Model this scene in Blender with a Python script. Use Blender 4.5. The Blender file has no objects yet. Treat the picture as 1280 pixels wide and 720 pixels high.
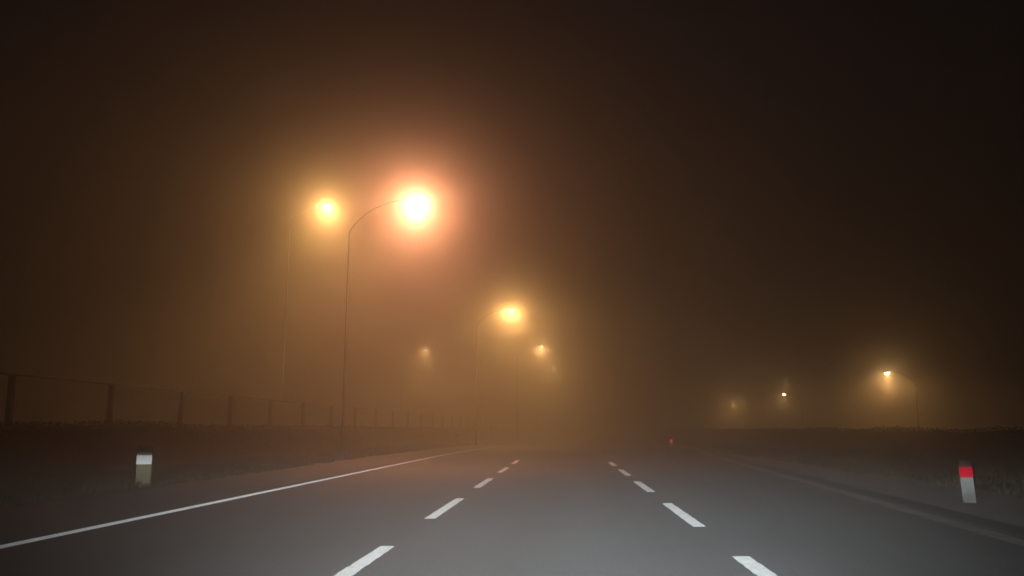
import bpy, bmesh, math, random
from mathutils import Vector, Matrix, noise
R = math.radians
rnd = random.Random(7)
S = bpy.context.scene
C = S.collection

# ---------------------------------------------------------------- tuning
FOG_WIDE, FOG_TIGHT = 0.0066, 0.0145      # wide-angle and forward-peaked scattering of the droplets, per metre
EXPOSURE = 0.0

# ---------------------------------------------------------------- helpers
def tag(o, label=None, cat=None, group=None, kind=None):
    if label: o['label'] = label
    if cat: o['category'] = cat
    if group: o['group'] = group
    if kind: o['kind'] = kind
    return o

def link(name, bm, mat, parent=None, smooth=False):
    me = bpy.data.meshes.new(name)
    bmesh.ops.recalc_face_normals(bm, faces=bm.faces)
    bm.to_mesh(me); bm.free()
    if smooth:
        for p in me.polygons: p.use_smooth = True
    me.materials.append(mat)
    o = bpy.data.objects.new(name, me); C.objects.link(o)
    if parent: o.parent = parent
    return o

def raw(name, verts, faces, mat, parent=None):
    me = bpy.data.meshes.new(name); me.from_pydata(verts, [], faces); me.update()
    me.materials.append(mat)
    o = bpy.data.objects.new(name, me); C.objects.link(o)
    if parent: o.parent = parent
    return o

def empty(name, loc, rz=0.0):
    o = bpy.data.objects.new(name, None); C.objects.link(o)
    o.location = loc; o.rotation_euler = (0, 0, rz); o.empty_display_size = 0.2
    return o

def box(bm, c, s, bevel=0.0, rot=None):
    M = Matrix.Translation(c)
    if rot: M = M @ rot
    M = M @ Matrix.Diagonal((s[0], s[1], s[2], 1))
    r = bmesh.ops.create_cube(bm, size=1, matrix=M)
    if bevel:
        es = list({e for v in r['verts'] for e in v.link_edges})
        bmesh.ops.bevel(bm, geom=es, offset=bevel, segments=2, affect='EDGES')

def tube(bm, pts, radii, n=12, cap=True):
    """sweep a circle along pts"""
    rings = []
    for i, p in enumerate(pts):
        p = Vector(p)
        a = Vector(pts[max(i-1, 0)]); b = Vector(pts[min(i+1, len(pts)-1)])
        t = (b-a).normalized()
        u = t.cross(Vector((0, 1, 0)))
        if u.length < 0.1: u = t.cross(Vector((1, 0, 0)))
        u.normalize(); w = t.cross(u)
        rings.append([bm.verts.new(p + (u*math.cos(k*2*math.pi/n) + w*math.sin(k*2*math.pi/n))*radii[i]) for k in range(n)])
    for i in range(len(rings)-1):
        for k in range(n):
            bm.faces.new((rings[i][k], rings[i][(k+1) % n], rings[i+1][(k+1) % n], rings[i+1][k]))
    if cap:
        bm.faces.new(rings[0][::-1]); bm.faces.new(rings[-1])

def copy_tree(o, parent=None):
    c = o.copy(); C.objects.link(c); c.parent = parent
    for ch in list(o.children): copy_tree(ch, c)
    return c

def bend(y):                       # sideways offset of the road as it eases off to the right
    if y < 38: return 0.0
    s = y-38
    if s < 22: return s*s/800
    return 0.605 + 0.055*(s-22)

# ---------------------------------------------------------------- materials
def mat(name, col, rough=0.8, metal=0.0, spec=0.5, noise_scale=None, col2=None, bump=0.0, bump_scale=None, stretch=None, detail=6):
    m = bpy.data.materials.new(name); m.use_nodes = True
    nt = m.node_tree; b = nt.nodes['Principled BSDF']
    b.inputs['Base Color'].default_value = (*col, 1)
    b.inputs['Roughness'].default_value = rough
    b.inputs['Metallic'].default_value = metal
    b.inputs['Specular IOR Level'].default_value = spec
    tc = nt.nodes.new('ShaderNodeTexCoord'); mp = nt.nodes.new('ShaderNodeMapping')
    nt.links.new(tc.outputs['Object'], mp.inputs['Vector'])
    if stretch: mp.inputs['Scale'].default_value = stretch
    if noise_scale:
        n = nt.nodes.new('ShaderNodeTexNoise'); n.inputs['Scale'].default_value = noise_scale
        n.inputs['Detail'].default_value = detail; n.inputs['Roughness'].default_value = 0.65
        nt.links.new(mp.outputs['Vector'], n.inputs['Vector'])
        cr = nt.nodes.new('ShaderNodeValToRGB')
        cr.color_ramp.elements[0].position = 0.32; cr.color_ramp.elements[1].position = 0.68
        cr.color_ramp.elements[0].color = (*col, 1); cr.color_ramp.elements[1].color = (*(col2 or col), 1)
        nt.links.new(n.outputs['Fac'], cr.inputs['Fac'])
        nt.links.new(cr.outputs['Color'], b.inputs['Base Color'])
    if bump:
        n2 = nt.nodes.new('ShaderNodeTexNoise'); n2.inputs['Scale'].default_value = bump_scale or 40
        n2.inputs['Detail'].default_value = 4
        nt.links.new(tc.outputs['Object'], n2.inputs['Vector'])
        bp = nt.nodes.new('ShaderNodeBump'); bp.inputs['Strength'].default_value = bump
        bp.inputs['Distance'].default_value = 0.05
        nt.links.new(n2.outputs['Fac'], bp.inputs['Height']); nt.links.new(bp.outputs['Normal'], b.inputs['Normal'])
    return m

M_asphalt = mat('asphalt', (0.036, 0.037, 0.039), 0.66, noise_scale=0.9, col2=(0.052, 0.053, 0.055), bump=0.5, bump_scale=70, stretch=(1.0, 0.07, 1))
def add_wear(m):
    nt = m.node_tree; b = nt.nodes['Principled BSDF']; src = b.inputs['Base Color'].links[0].from_socket
    tc = nt.nodes.new('ShaderNodeTexCoord'); sx = nt.nodes.new('ShaderNodeSeparateXYZ'); nt.links.new(tc.outputs['Object'], sx.inputs[0])
    w = nt.nodes.new('ShaderNodeMath'); w.operation = 'SINE'
    k = nt.nodes.new('ShaderNodeMath'); k.operation = 'MULTIPLY_ADD'; nt.links.new(sx.outputs['X'], k.inputs[0])
    k.inputs[1].default_value = 2*math.pi/1.9; k.inputs[2].default_value = 0.6; nt.links.new(k.outputs[0], w.inputs[0])
    tr = nt.nodes.new('ShaderNodeMapRange'); nt.links.new(w.outputs[0], tr.inputs['Value'])
    tr.inputs['From Min'].default_value = -1; tr.inputs['From Max'].default_value = 1
    tr.inputs['To Min'].default_value = 0.90; tr.inputs['To Max'].default_value = 1.08
    n = nt.nodes.new('ShaderNodeTexNoise'); n.inputs['Scale'].default_value = 26; n.inputs['Detail'].default_value = 3
    nt.links.new(tc.outputs['Object'], n.inputs['Vector'])
    gr = nt.nodes.new('ShaderNodeMapRange'); nt.links.new(n.outputs['Fac'], gr.inputs['Value'])
    gr.inputs['From Min'].default_value = 0.3; gr.inputs['From Max'].default_value = 0.7
    gr.inputs['To Min'].default_value = 0.6; gr.inputs['To Max'].default_value = 1.4
    n3 = nt.nodes.new('ShaderNodeTexNoise'); n3.inputs['Scale'].default_value = 0.35; n3.inputs['Detail'].default_value = 5
    nt.links.new(tc.outputs['Object'], n3.inputs['Vector'])
    pt = nt.nodes.new('ShaderNodeMapRange'); nt.links.new(n3.outputs['Fac'], pt.inputs['Value'])
    pt.inputs['From Min'].default_value = 0.35; pt.inputs['From Max'].default_value = 0.65
    pt.inputs['To Min'].default_value = 0.90; pt.inputs['To Max'].default_value = 1.10
    a = nt.nodes.new('ShaderNodeMath'); a.operation = 'MULTIPLY'; nt.links.new(tr.outputs[0], a.inputs[0]); nt.links.new(gr.outputs[0], a.inputs[1])
    c = nt.nodes.new('ShaderNodeMath'); c.operation = 'MULTIPLY'; nt.links.new(a.outputs[0], c.inputs[0]); nt.links.new(pt.outputs[0], c.inputs[1])
    v = nt.nodes.new('ShaderNodeVectorMath'); v.operation = 'SCALE'; nt.links.new(src, v.inputs[0]); nt.links.new(c.outputs[0], v.inputs['Scale'])
    nt.links.new(v.outputs[0], b.inputs['Base Color'])
add_wear(M_asphalt)
M_shoulder = mat('shoulder_asphalt', (0.040, 0.038, 0.035), 0.8, noise_scale=1.3, col2=(0.055, 0.052, 0.047), bump=0.5, bump_scale=45, stretch=(1.0, 0.15, 1))
M_paint = mat('road_paint', (0.40, 0.385, 0.36), 0.6, noise_scale=7, col2=(0.68, 0.66, 0.63), bump=0.2, bump_scale=60)
M_dash = M_paint.copy(); M_dash.name = 'lane_dash_paint'; M_dash.node_tree.nodes['Principled BSDF'].inputs['Sheen Weight'].default_value = 0.3
M_dash.node_tree.nodes['Principled BSDF'].inputs['Sheen Roughness'].default_value = 0.4
_pb = M_paint.node_tree.nodes['Principled BSDF']          # glass beads throw light back at grazing angles
_pb.inputs['Sheen Weight'].default_value = 1.0; _pb.inputs['Sheen Roughness'].default_value = 0.35
M_wornpaint = mat('worn_paint', (0.09, 0.088, 0.084), 0.7, noise_scale=5, col2=(0.26, 0.25, 0.24), stretch=(1, 0.3, 1))
M_joint = mat('gutter', (0.016, 0.015, 0.014), 0.85, noise_scale=4, col2=(0.028, 0.026, 0.024), stretch=(1, 0.3, 1))
M_gravel = mat('gravel', (0.06, 0.056, 0.05), 0.95, noise_scale=9, col2=(0.13, 0.125, 0.115), bump=1.0, bump_scale=35)
M_soil = mat('soil', (0.030, 0.026, 0.015), 0.95, noise_scale=0.7, col2=(0.060, 0.050, 0.026), bump=0.9, bump_scale=14)
M_grass = mat('dry_grass', (0.022, 0.018, 0.010), 0.85, spec=0.05, noise_scale=0.8, col2=(0.042, 0.035, 0.019))
M_leaf = mat('hedge_leaf', (0.009, 0.011, 0.005), 0.9, spec=0.05, noise_scale=1.2, col2=(0.020, 0.021, 0.010))
M_twig = mat('twig', (0.012, 0.009, 0.007), 0.95, spec=0.05)
M_steel = mat('weathered_dark_steel', (0.040, 0.038, 0.034), 0.9, spec=0.03, noise_scale=3, col2=(0.060, 0.057, 0.052))
M_housing = mat('luminaire_grey', (0.12, 0.12, 0.12), 0.5)
M_post = mat('post_plastic', (0.065, 0.057, 0.034), 0.8, spec=0.1, noise_scale=9, col2=(0.10, 0.09, 0.056))
M_postgrey = mat('post_plastic_grey', (0.045, 0.045, 0.043), 0.8, spec=0.2, noise_scale=9, col2=(0.08, 0.08, 0.076))
M_cap = mat('post_cap', (0.012, 0.011, 0.009), 0.9, spec=0.05, noise_scale=14, col2=(0.022, 0.020, 0.017))
M_white_refl = mat('white_reflector', (0.42, 0.40, 0.39), 0.75, metal=0.0)
M_red_refl = mat('red_reflector', (0.19, 0.001, 0.007), 0.8, spec=0.05, metal=0.0)
M_red_far = mat('clean_red_reflector', (0.22, 0.003, 0.012), 0.30, metal=1.0)
M_concrete = mat('fence_post_concrete', (0.024, 0.020, 0.016), 0.95, spec=0.05, noise_scale=8, col2=(0.030, 0.025, 0.020))
M_wire = mat('fence_wire', (0.05, 0.042, 0.035), 0.8, metal=0.2)

def lens_mat(name, col, strength):
    m = bpy.data.materials.new(name); m.use_nodes = True
    b = m.node_tree.nodes['Principled BSDF']
    b.inputs['Base Color'].default_value = (0.8, 0.75, 0.6, 1)
    b.inputs['Emission Color'].default_value = (*col, 1)
    b.inputs['Emission Strength'].default_value = strength
    m.cycles.emission_sampling = 'NONE'
    return m
SOD1 = (1.0, 0.37, 0.17)      # orange high pressure sodium
SOD2 = (1.0, 0.50, 0.145)       # yellower sodium
M_lens1 = lens_mat('lamp_lens_orange', (1.0, 0.72, 0.38), 90)
M_lens2 = lens_mat('lamp_lens_yellow', (1.0, 0.76, 0.36), 90)

# ---------------------------------------------------------------- ground, road
def strip(name, xl, xr, ys, z, m, kind='structure', nx=1, zf=None):
    vs, fs = [], []
    for y in ys:
        a, b = xl(y), xr(y)
        for i in range(nx+1):
            x = a+(b-a)*i/nx
            vs.append((x, y, z + (zf(x, y) if zf else 0)))
    for j in range(len(ys)-1):
        for i in range(nx):
            k = j*(nx+1)+i
            fs.append((k, k+1, k+nx+2, k+nx+1))
    o = raw(name, vs, fs, m)
    if kind: o['kind'] = kind
    return o

def L(x): return lambda y: x+bend(y)
def leftedge(y): return -9.35 + bend(y) + 0.12*noise.noise(Vector((y*0.6, 0, 0))) + 0.05*noise.noise(Vector((y*2.3, 3, 0)))
def rightedge(y): return 4.95 + 0.062*min(max(y, 0), 70) + bend(y)

ys = [-20+i*1.0 for i in range(221)] + [200+i*20 for i in range(1, 21)]
# ground: one sheet to the horizon
def frange(a, b, n): return [a+(b-a)*i/n for i in range(n+1)]
gx = [-600, -300, -120, -60, -40, -30] + frange(-24, 24, 48) + [30, 40, 60, 120, 300, 600]
gy = [-600, -200, -60] + frange(-20, 120, 140) + [150, 200, 300, 450, 620]
def gz(x, y):
    b = bend(max(min(y, 620), -20))
    xx = x-b
    # level under the road, slightly rough verges
    off = max(-xx-9.8, xx-rightedge(y)+b-0.3, 0)
    if off <= 0: return -0.03
    return -0.03 + min(off, 1)*0.05*noise.noise(Vector((x*0.5, y*0.5, 0))) + 0.04*min(off/4, 1)
gv = [(x, y, gz(x, y)) for y in gy for x in gx]
gf = [(j*len(gx)+i, j*len(gx)+i+1, (j+1)*len(gx)+i+1, (j+1)*len(gx)+i) for j in range(len(gy)-1) for i in range(len(gx)-1)]
tag(raw('ground', gv, gf, M_soil), kind='structure')

strip('left_shoulder', leftedge, L(-6.38), ys, 0.004, M_shoulder)
strip('road', L(-6.38), rightedge, ys, 0.004, M_asphalt)
strip('gutter', rightedge, lambda y: rightedge(y)+0.30, ys, -0.012, M_joint)
def vr(y): return rightedge(y)+2.6+0.2*noise.noise(Vector((y*0.3, 9, 0)))
strip('gravel_verge', lambda y: rightedge(y)+0.30, vr, ys, 0.02, M_gravel, nx=4,
      zf=lambda x, y: 0.03*noise.noise(Vector((x*2, y*2, 5))) + 0.02)

# painted markings
strip('left_edge_line', L(-6.40), L(-6.21), ys, 0.008, M_paint)
strip('right_edge_line', lambda y: rightedge(y)-0.46, lambda y: rightedge(y)-0.18, ys, 0.008, M_wornpaint)
def dash_label(side, k):
    order = ['nearest', 'second', 'third', 'fourth', 'fifth', 'sixth', 'seventh', 'eighth'][k]
    return f'{order} white dash from the camera in the {side} broken lane line'
def dashes(x, w, start, period, n, side):
    for k in range(n):
        y0 = start+k*period; NS = 40; yy = frange(y0, y0+3.75, NS)
        vs, fs = [], []
        for i, y in enumerate(yy):
            e0 = 0.016*noise.noise(Vector((y*6, x, 1)))+0.010*noise.noise(Vector((y*19, x, 2)))
            e1 = 0.016*noise.noise(Vector((y*6, x, 5)))+0.010*noise.noise(Vector((y*19, x, 6)))
            j0, j1 = (0.03*math.sin(k*3+1), 0.03*math.cos(k*5)) if i in (0, NS) else (0, 0)
            vs += [(x-w/2+e0+bend(y), y+j0, 0.008), (x+w/2+e1+bend(y), y+j1, 0.008)]
        for i in range(NS): fs.append((2*i, 2*i+1, 2*i+3, 2*i+2))
        o = raw('lane_dash', vs, fs, M_dash)
        tag(o, dash_label(side, k), 'road marking', f'dashes of the {side} lane line')
dashes(-2.0, 0.165, 6.05, 6.78, 5, 'left')
dashes(1.8, 0.18, 5.5, 6.5, 5, 'right')

# ---------------------------------------------------------------- grass (uncountable)
def grass(name, label, xr, yr, n, h, seed):
    r = random.Random(seed); vs, fs = [], []
    for _ in range(n):
        y = yr[0]+(yr[1]-yr[0])*r.random()**1.4; x = r.uniform(*xr)
        if noise.noise(Vector((x*0.7, y*0.7, seed))) < -0.12: continue
        if xr[0] < 0 and x > -9.5: continue
        x += bend(y)
        z = gz(x, y)-0.01
        for _b in range(4):
            hh = h*r.uniform(0.4, 1.2); a = r.uniform(0, 6.28); ww = r.uniform(0.006, 0.014)*(1+y/30)
            px, py = x+r.gauss(0, .05), y+r.gauss(0, .05)
            lx, ly = math.cos(a)*hh*0.5*r.random(), math.sin(a)*hh*0.5*r.random()
            ca, sa = math.cos(a+1.57)*ww, math.sin(a+1.57)*ww
            k = len(vs)
            vs += [(px-ca, py-sa, z), (px+ca, py+sa, z), (px+lx*.5+ca*.7, py+ly*.5+sa*.7, z+hh*.6), (px+lx*.5-ca*.7, py+ly*.5-sa*.7, z+hh*.6), (px+lx, py+ly, z+hh)]
            fs += [(k, k+1, k+2, k+3), (k+3, k+2, k+4)]
    tag(raw(name, vs, fs, M_grass), label, 'grass', kind='stuff')
grass('verge_grass', 'dry olive grass on the verge between the left shoulder and the hedge', (-14.6, -9.4), (9, 75), 16000, 0.16, 3)
grass('verge_grass', 'dark rough grass on the verge beyond the right gravel strip', (8.6, 14.6), (9, 75), 12000, 0.16, 11)

# ---------------------------------------------------------------- hedges
def hedge(x0, halfw, top, y0, y1, label, seed):
    root = empty('hedge', (x0, y0, 0))
    r = random.Random(seed)
    # woody core
    vs, fs = [], []
    Y = frange(y0, y1, int((y1-y0)/0.5))
    prof = [(-1, 0), (-1.05, .6), (-.9, .92), (0, 1.0), (.9, .92), (1.05, .6), (1, 0)]
    for y in Y:
        for (px, pz) in prof:
            n = noise.noise(Vector((px*2+seed, y*0.6, pz*3)))*0.16
            vs.append((x0*0 + bend(y)+px*(halfw-0.22)+n, y-y0, max(0, pz*(top(y)-0.06)+0.25*n*(pz > 0))-0.03*(pz == 0)))
    m = len(prof)
    for j in range(len(Y)-1):
        for i in range(m-1): fs.append((j*m+i, j*m+i+1, (j+1)*m+i+1, (j+1)*m+i))
    raw('branches', vs, fs, M_twig, root)
    # leaves
    vs, fs = [], []
    y = y0
    while y < y1:
        near = max(y, 14)
        size = 0.026*(near/20)**0.7
        dens = 120*(20/near)**1.35
        for _ in range(max(3, int(dens))):
            yy = y+r.random()*0.25
            t = r.random(); tp = top(yy)
            if t < 0.5:
                px = (-1 if x0 > 0 else 1)*(halfw+r.gauss(0, .07)); pz = r.random()*tp
            elif t < 0.9:
                px = r.uniform(-1, 1)*halfw; pz = tp-0.1*abs(px/halfw)**3+r.gauss(0, .035)
            else:
                px = r.uniform(-1, 1)*halfw; pz = r.random()*tp
            px += 0.15*noise.noise(Vector((yy*0.9, pz*2, seed)))
            pz += 0.05*noise.noise(Vector((yy*1.7, px*2, seed+4)))
            s = size*r.uniform(0.6, 1.4)
            a = Vector((r.gauss(0, 1), r.gauss(0, 1), r.gauss(0, .6))).normalized()
            b = a.cross(Vector((r.gauss(0, 1), r.gauss(0, 1), r.gauss(0, 1)))).normalized()
            c = Vector((px+bend(yy), yy-y0, max(pz, .03)))
            k = len(vs)
            vs += [tuple(c-a*s), tuple(c+b*s*.5), tuple(c+a*s), tuple(c-b*s*.5)]
            fs.append((k, k+1, k+2, k+3))
        y += 0.25
    raw('foliage', vs, fs, M_leaf, root)
    tag(root, label, 'hedge')
hedge(-15.0, 0.75, lambda y: 1.47+0.10*noise.noise(Vector((y*0.25, 1, 0)))+0.05*noise.noise(Vector((y*1.1, 2, 0)))+(0.10 if 26 < y < 33 else 0)*abs(math.sin((y-26)*math.pi/7)),
      6, 170, 'low dark hedge along the left verge in front of the wire fence', 21)
hedge(15.2, 0.9, lambda y: 1.32+0.10*noise.noise(Vector((y*0.16, 7, 0)))+0.06*noise.noise(Vector((y*0.9, 5, 0))),
      8, 190, 'low dark clipped hedge along the right side of the road', 33)

# ---------------------------------------------------------------- wire fence on posts
FX = -16.2
fence = empty('wire_fence', (FX, 12, 0))
tag(fence, 'tall wire mesh fence on dark posts standing behind the left hedge', 'fence')
# distances chosen so that the bays are a little over five metres, as seen against the glow
fy = [13.2+5.52*k for k in range(1, 24)]
FH = 2.93
for k, y in enumerate(fy):
    bm = bmesh.new()
    lean = rnd.uniform(-0.012, 0.012)
    if k == 3: lean = 0.045
    box(bm, (0, 0, FH/2), (0.155, 0.155, FH), 0.012)
    for v in bm.verts: v.co.x += lean*v.co.z; v.co.x += bend(y); v.co.y += y-12
    link('fence_post', bm, M_concrete, fence)
bm = bmesh.new()
y0, y1 = fy[0], fy[-1]
def wire_run(z, t, xo=0.115):
    n = 48; prev = None
    for i in range(n+1):
        y = y0+(y1-y0)*i/n; x = bend(y)+xo
        ring = [bm.verts.new((x+dx*t, y-12, z+dz*t)) for dx, dz in ((-.5, -.5), (.5, -.5), (.5, .5), (-.5, .5))]
        if prev:
            for q in range(4): bm.faces.new((prev[q], prev[(q+1) % 4], ring[(q+1) % 4], ring[q]))
        prev = ring
z = 0.15
while z < FH-0.1:
    wire_run(z, 0.004); z += 0.08
y = y0
while y < min(y1, 90):
    x = bend(y)+0.123
    box(bm, (x, y-12, FH/2+0.03), (0.004, 0.004, FH-0.15))
    y += 0.08
link('wire_mesh', bm, M_wire, fence)
bm = bmesh.new(); wire_run(FH-0.05, 0.05, 0.14); link('top_rail', bm, M_wire, fence)

# ---------------------------------------------------------------- roadside reflector posts
def delineator(loc, w, h, lean, body_m, refl_m, refl_z, label, rz=0.0, refl_h=0.12):
    root = empty('roadside_post', loc, rz)
    root.rotation_euler = (0, lean, rz)
    d = w*0.45
    bm = bmesh.new()
    box(bm, (0, 0, (h-0.13)/2-0.03), (w, d, h-0.13+0.06), 0.012)
    link('body', bm, body_m, root)
    bm = bmesh.new()
    # slanted cap
    r = bmesh.ops.create_cube(bm, size=1, matrix=Matrix.Translation((0, 0, h-0.055)) @ Matrix.Diagonal((w*0.985, d*0.985, 0.13, 1)))
    for v in r['verts']:
        if v.co.z > h-0.05 and v.co.y > 0: v.co.z -= 0.03
    bmesh.ops.bevel(bm, geom=list(bm.edges), offset=0.01, segments=2, affect='EDGES')
    link('cap', bm, M_cap, root)
    bm = bmesh.new()
    box(bm, (0, -d/2-0.006, refl_z), (w*1.02, 0.018, refl_h), 0.004)
    link('reflector', bm, refl_m, root)
    tag(root, label, 'roadside post', 'reflector posts beside the road')
    return root
delineator((-9.92, 19.97, 0.0), 0.33, 0.89, 0.0, M_post, M_white_refl, 0.60, 'pale roadside post with a white reflector at the edge of the left shoulder', R(18), 0.21)
delineator((7.07, 15.81, 0.035), 0.205, 0.735, R(-2.5), M_postgrey, M_red_refl, 0.53, 'leaning grey roadside post with a red reflector on the right gravel verge', R(-16), 0.185)
delineator((6.98, 57.5, 0.035), 0.17, 0.72, 0.0, M_postgrey, M_red_far, 0.53, 'distant roadside post showing a tiny red reflector in the fog', R(-6.9), 0.16)
delineator((-8.75, 70.0, 0.0), 0.30, 0.92, 0.0, M_post, M_white_refl, 0.60, 'faint distant roadside post with white reflector where the left edge line fades', R(7), 0.2)

# ---------------------------------------------------------------- street lamps
def lamp_proto(H, arm, side, col, lens_m, wide, down, spill):
    """pole at the origin; the lamp hangs at x = side*arm, z = H (lens height)"""
    root = empty('street_lamp', (0, 0, 0))
    rise = 0.46*arm
    bm = bmesh.new()
    box(bm, (0, 0, 0.03), (0.36, 0.36, 0.06), 0.01)
    for sx in (-1, 1):
        for sy in (-1, 1): tube(bm, [(sx*.13, sy*.13, .05), (sx*.13, sy*.13, .11)], [.018, .018], 6)
    link('base_plate', bm, M_steel, root)
    bm = bmesh.new()
    tube(bm, [(0, 0, .05), (0, 0, 1.2), (0, 0, 1.22), (0, 0, H-rise-0.6), (0, 0, H-rise+0.01)], [.075, .072, .058, .036, .032], 12)
    link('pole', bm, M_steel, root, True)
    bm = bmesh.new()
    pts = []
    for i in range(14):
        t = i/13; e = 1-(1-t)**1.9
        pts.append((side*(arm-0.35)*t**1.25, 0, H-rise+(rise+0.13)*e))
    link_pts = pts
    tube(bm, link_pts, [.032-.0004*q for q in range(14)], 10)
    link('arm', bm, M_steel, root, True)
    # cobra-head housing: lofted body, flat underneath
    bm = bmesh.new()
    secs = [(-.42, .05, .05), (-.34, .07, .08), (-.15, .13, .12), (.08, .17, .14), (.26, .14, .10), (.36, .06, .04)]
    rings = []
    for (s, hw, hh) in secs:
        rg = []
        for k in range(12):
            a = k*2*math.pi/12
            zz = math.sin(a)*hh
            if zz < 0: zz *= 0.35
            rg.append(bm.verts.new((side*(arm+s), math.cos(a)*hw, H+0.10+zz)))
        rings.append(rg)
    for i in range(len(rings)-1):
        for k in range(12): bm.faces.new((rings[i][k], rings[i][(k+1) % 12], rings[i+1][(k+1) % 12], rings[i+1][k]))
    bm.faces.new(rings[0]); bm.faces.new(rings[-1])
    hs = link('luminaire', bm, M_housing, root, True)
    bm = bmesh.new()
    bmesh.ops.create_uvsphere(bm, u_segments=14, v_segments=8, radius=1, matrix=Matrix.Translation((side*(arm+0.05), 0, H+0.045)) @ Matrix.Diagonal((.16, .12, .13, 1)))
    bmesh.ops.delete(bm, geom=[v for v in bm.verts if v.co.z > H+0.06], context='VERTS')
    link('lens', bm, lens_m, hs, True)
    # three lobes of one lantern: light up to the cut-off, the strong downward beam, a little stray light
    for nm, kind, e, cone, blend in (('lamp_wide', 'SPOT', wide, 176, 0.12), ('lamp_beam', 'SPOT', down, 138, 0.75), ('lamp_spill', 'POINT', spill, 0, 0)):
        ld = bpy.data.lights.new(nm, kind); ld.energy = e; ld.color = col; ld.shadow_soft_size = 0.08
        if kind == 'SPOT': ld.spot_size = R(cone); ld.spot_blend = blend
        lo = bpy.data.objects.new(nm, ld); C.objects.link(lo); lo.parent = hs
        lo.location = (side*(arm+0.05), 0, H-0.18)
    return root

P = 2200
pa = lamp_proto(11.5, 3.0, 1, SOD1, M_lens1, P*0.98, P*3.5, P*0.04)
near = [  # lamp head x, y, label
    (-6.65, 37.3, 'brightest street lamp, glaring white-orange over the left edge of the road', 'near'),
    (-4.5, 73.2, 'second street lamp of the row, a soft round glow above the left lane'),
    (-2.8, 106.2, 'third street lamp of the row receding over the road, a small sharp yellow point'),
    (-1.75, 144.5, 'fourth street lamp of the receding row, a tiny faint point below the small yellow one'),
    (-0.1, 180.5, 'last barely visible street lamp of the receding row, almost lost in fog'),
]
G1 = 'street lamps of the row over the left edge of the road'
pa.location = (near[0][0]-3.05, near[0][1], 0); tag(pa, near[0][2], 'street lamp', G1)
SC = 0
def dim(o, wide, down, spill):
    for ch in o.children_recursive:
        if ch.type == 'LIGHT':
            ch.data = ch.data.copy()
            ch.data.energy = P*(wide if 'wide' in ch.name else down if 'beam' in ch.name else spill)
def place_lamp(proto, hx, hy, arm_x, label, group, f):
    o = copy_tree(proto); dim(o, *f); o.location = (hx-arm_x, hy, 0)
    tag(o, label, 'street lamp', group); return o
pb = lamp_proto(11.5, 3.0, 1, SOD2, M_lens2, P*0.88, P*3.2, P*0.04)
pb.location = (near[1][0]-3.05, near[1][1], 0); tag(pb, near[1][2], 'street lamp', G1)
for q, f in zip(near[2:], ((0.50, 3.4, 0.04), (0.24, 3.0, 0.02), (0.03, 2.4, 0.003))): place_lamp(pb, q[0], q[1], 3.05, q[2], G1, f)

# a tall, yellower mast and a small lamp, both beyond the fence
pc = lamp_proto(17.0, 2.6, 1, SOD2, M_lens2, P*0.68, P*8.0, P*0.03)
pc.location = (-16.75-2.65, 58.0, 0)
tag(pc, 'tall yellow street lamp beyond the fence, glowing just beside the brightest lamp', 'street lamp')
pd_ = place_lamp(pb, -18.0, 110.0, 3.05, 'small lone street lamp behind the wire fence', None, (0.16, 7.0, 0.015))
G3 = 'street lamps beyond the right hedge'
pe = lamp_proto(5.5, 2.0, -1, SOD2, M_lens2, P*0.40, P*0.22, P*0.06)
pe.location = (24.5+2.05, 66.6, 0)
tag(pe, 'street lamp with a wide yellow glow above the right hedge', 'street lamp', G3)
place_lamp(pe, 26.5, 105.6, -2.05, 'middle street lamp above the right hedge, a small point over a faint glow', G3, (0.10, 0.28, 0.05))
place_lamp(pe, 29.9, 154.6, -2.05, 'faintest street lamp above the right hedge, nearest the middle of the picture', G3, (0.3, 0.3, 0.35))

# ---------------------------------------------------------------- headlights of the car the picture is taken from
def headlight(x, power):
    ld = bpy.data.lights.new('headlight', 'SPOT'); ld.energy = power; ld.color = (0.86, 0.96, 1.0)
    ld.spot_size = R(110); ld.spot_blend = 0.9; ld.shadow_soft_size = 0.06
    ld.use_nodes = True
    nt = ld.node_tree
    em = nt.nodes['Emission']
    tc = nt.nodes.new('ShaderNodeTexCoord'); sp = nt.nodes.new('ShaderNodeSeparateXYZ')
    nt.links.new(tc.outputs['Normal'], sp.inputs[0])
    def mth(op, a, b=None, c=None):
        n = nt.nodes.new('ShaderNodeMath'); n.operation = op
        for k, v in enumerate((a, b, c)):
            if v is None: continue
            if isinstance(v, (int, float)): n.inputs[k].default_value = v
            else: nt.links.new(v, n.inputs[k])
        return n.outputs[0]
    X, Y, Z = sp.outputs
    az = mth('ABSOLUTE', mth('DIVIDE', X, mth('ABSOLUTE', Z)))
    el = mth('DIVIDE', mth('MULTIPLY', Y, HL_SIGN), mth('ABSOLUTE', Z))          # > 0 below the cut-off
    # low beam: sharp-ish cut-off, hot just below it, weaker towards the near road, wide spread
    cut = nt.nodes.new('ShaderNodeMapRange'); cut.interpolation_type = 'SMOOTHSTEP'
    cut.inputs['From Min'].default_value = HL_CUT0; cut.inputs['From Max'].default_value = HL_CUT1
    cut.inputs['To Min'].default_value = HL_UP; cut.inputs['To Max'].default_value = 1.0
    nt.links.new(el, cut.inputs['Value'])
    fall = mth('POWER', mth('DIVIDE', HL_K, mth('ADD', mth('MAXIMUM', el, 0.0), HL_K)), HL_P)
    side = mth('DIVIDE', 1.0, mth('ADD', 1.0, mth('POWER', mth('DIVIDE', az, HL_W), 2.4)))
    nt.links.new(mth('MULTIPLY', mth('MULTIPLY', cut.outputs[0], fall), side), em.inputs['Strength'])
    o = bpy.data.objects.new('headlight', ld); C.objects.link(o)
    o.location = (x, 1.7, 0.68); o.rotation_euler = (R(90), 0, 0)
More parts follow.
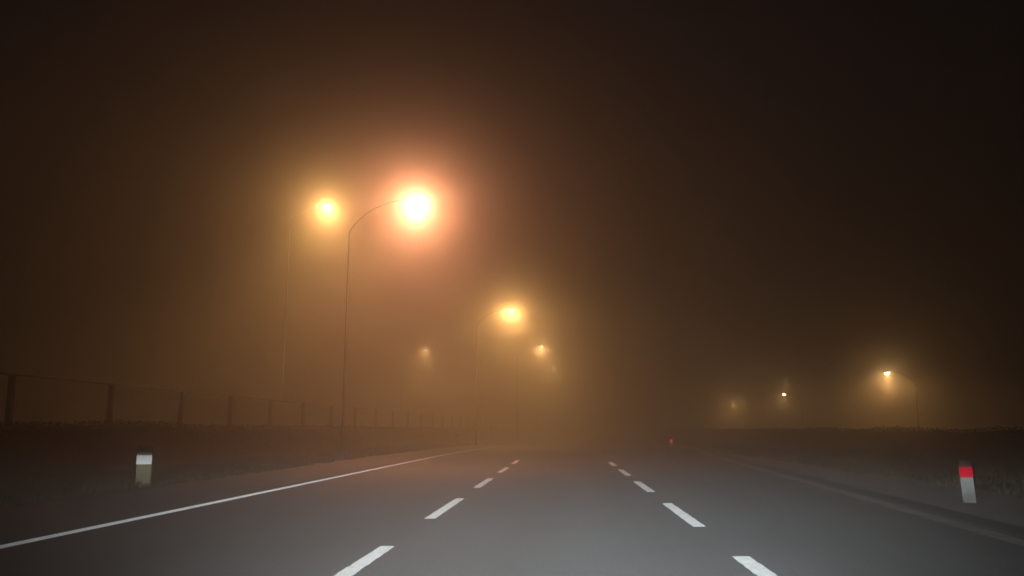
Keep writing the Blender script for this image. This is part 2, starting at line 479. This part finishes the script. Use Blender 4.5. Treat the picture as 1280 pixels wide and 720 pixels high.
HL_SIGN = -1.0; HL_CUT0 = -0.012; HL_CUT1 = 0.035; HL_UP = 0.0015; HL_K = 0.034; HL_P = 2.5; HL_W = 0.38
for x in (-0.72, 0.62): headlight(x, 290000)

# ---------------------------------------------------------------- fog
bm = bmesh.new(); box(bm, (0, 180, 10.5), (900, 840, 24.0))
mh = bpy.data.materials.new('fog'); mh.use_nodes = True
nt = mh.node_tree
for n in list(nt.nodes):
    if n.type != 'OUTPUT_MATERIAL': nt.nodes.remove(n)
out = [n for n in nt.nodes if n.type == 'OUTPUT_MATERIAL'][0]
ad = nt.nodes.new('ShaderNodeAddShader')
for i, (dens, g) in enumerate(((FOG_WIDE, 0.63), (FOG_TIGHT, 0.95))):
    pv = nt.nodes.new('ShaderNodeVolumePrincipled')
    pv.inputs['Color'].default_value = (0.93, 0.92, 0.91, 1)
    pv.inputs['Density'].default_value = dens
    pv.inputs['Anisotropy'].default_value = g
    nt.links.new(pv.outputs['Volume'], ad.inputs[i])
nt.links.new(ad.outputs[0], out.inputs['Volume'])
mh.cycles.homogeneous_volume = True
hz = link('haze', bm, mh); tag(hz, kind='stuff')

# ---------------------------------------------------------------- night sky
w = bpy.data.worlds.new('World'); S.world = w; w.use_nodes = True
nt = w.node_tree; bg = nt.nodes['Background']
sk = nt.nodes.new('ShaderNodeTexSky'); sk.sky_type = 'NISHITA'; sk.sun_disc = False
sk.sun_elevation = R(-3); sk.sun_rotation = R(200); sk.dust_density = 6
nt.links.new(sk.outputs['Color'], bg.inputs['Color']); bg.inputs['Strength'].default_value = 0.05

# ---------------------------------------------------------------- camera
cd = bpy.data.cameras.new('camera'); cam = bpy.data.objects.new('camera', cd); C.objects.link(cam)
cd.sensor_width = 36; cd.lens = 36*1065/1280; cd.clip_end = 2000; cd.clip_start = 0.05
cam.location = (0, 0, 1.3)
pitch = math.atan(177/1065); yaw = math.atan(66/1065*math.cos(pitch))
cam.rotation_euler = (R(90)+pitch, 0, yaw)
S.camera = cam

S.view_settings.view_transform = 'Standard'; S.view_settings.look = 'None'
S.view_settings.gamma = 1; S.view_settings.exposure = EXPOSURE
cy = S.cycles
cy.use_denoising = True; cy.denoiser = 'OPENIMAGEDENOISE'
cy.volume_bounces = 3; cy.max_bounces = 6; cy.diffuse_bounces = 2; cy.glossy_bounces = 2
cy.use_adaptive_sampling = False
cy.sample_clamp_indirect = 4.0; cy.sample_clamp_direct = 0.0
cy.caustics_reflective = False; cy.caustics_refractive = False
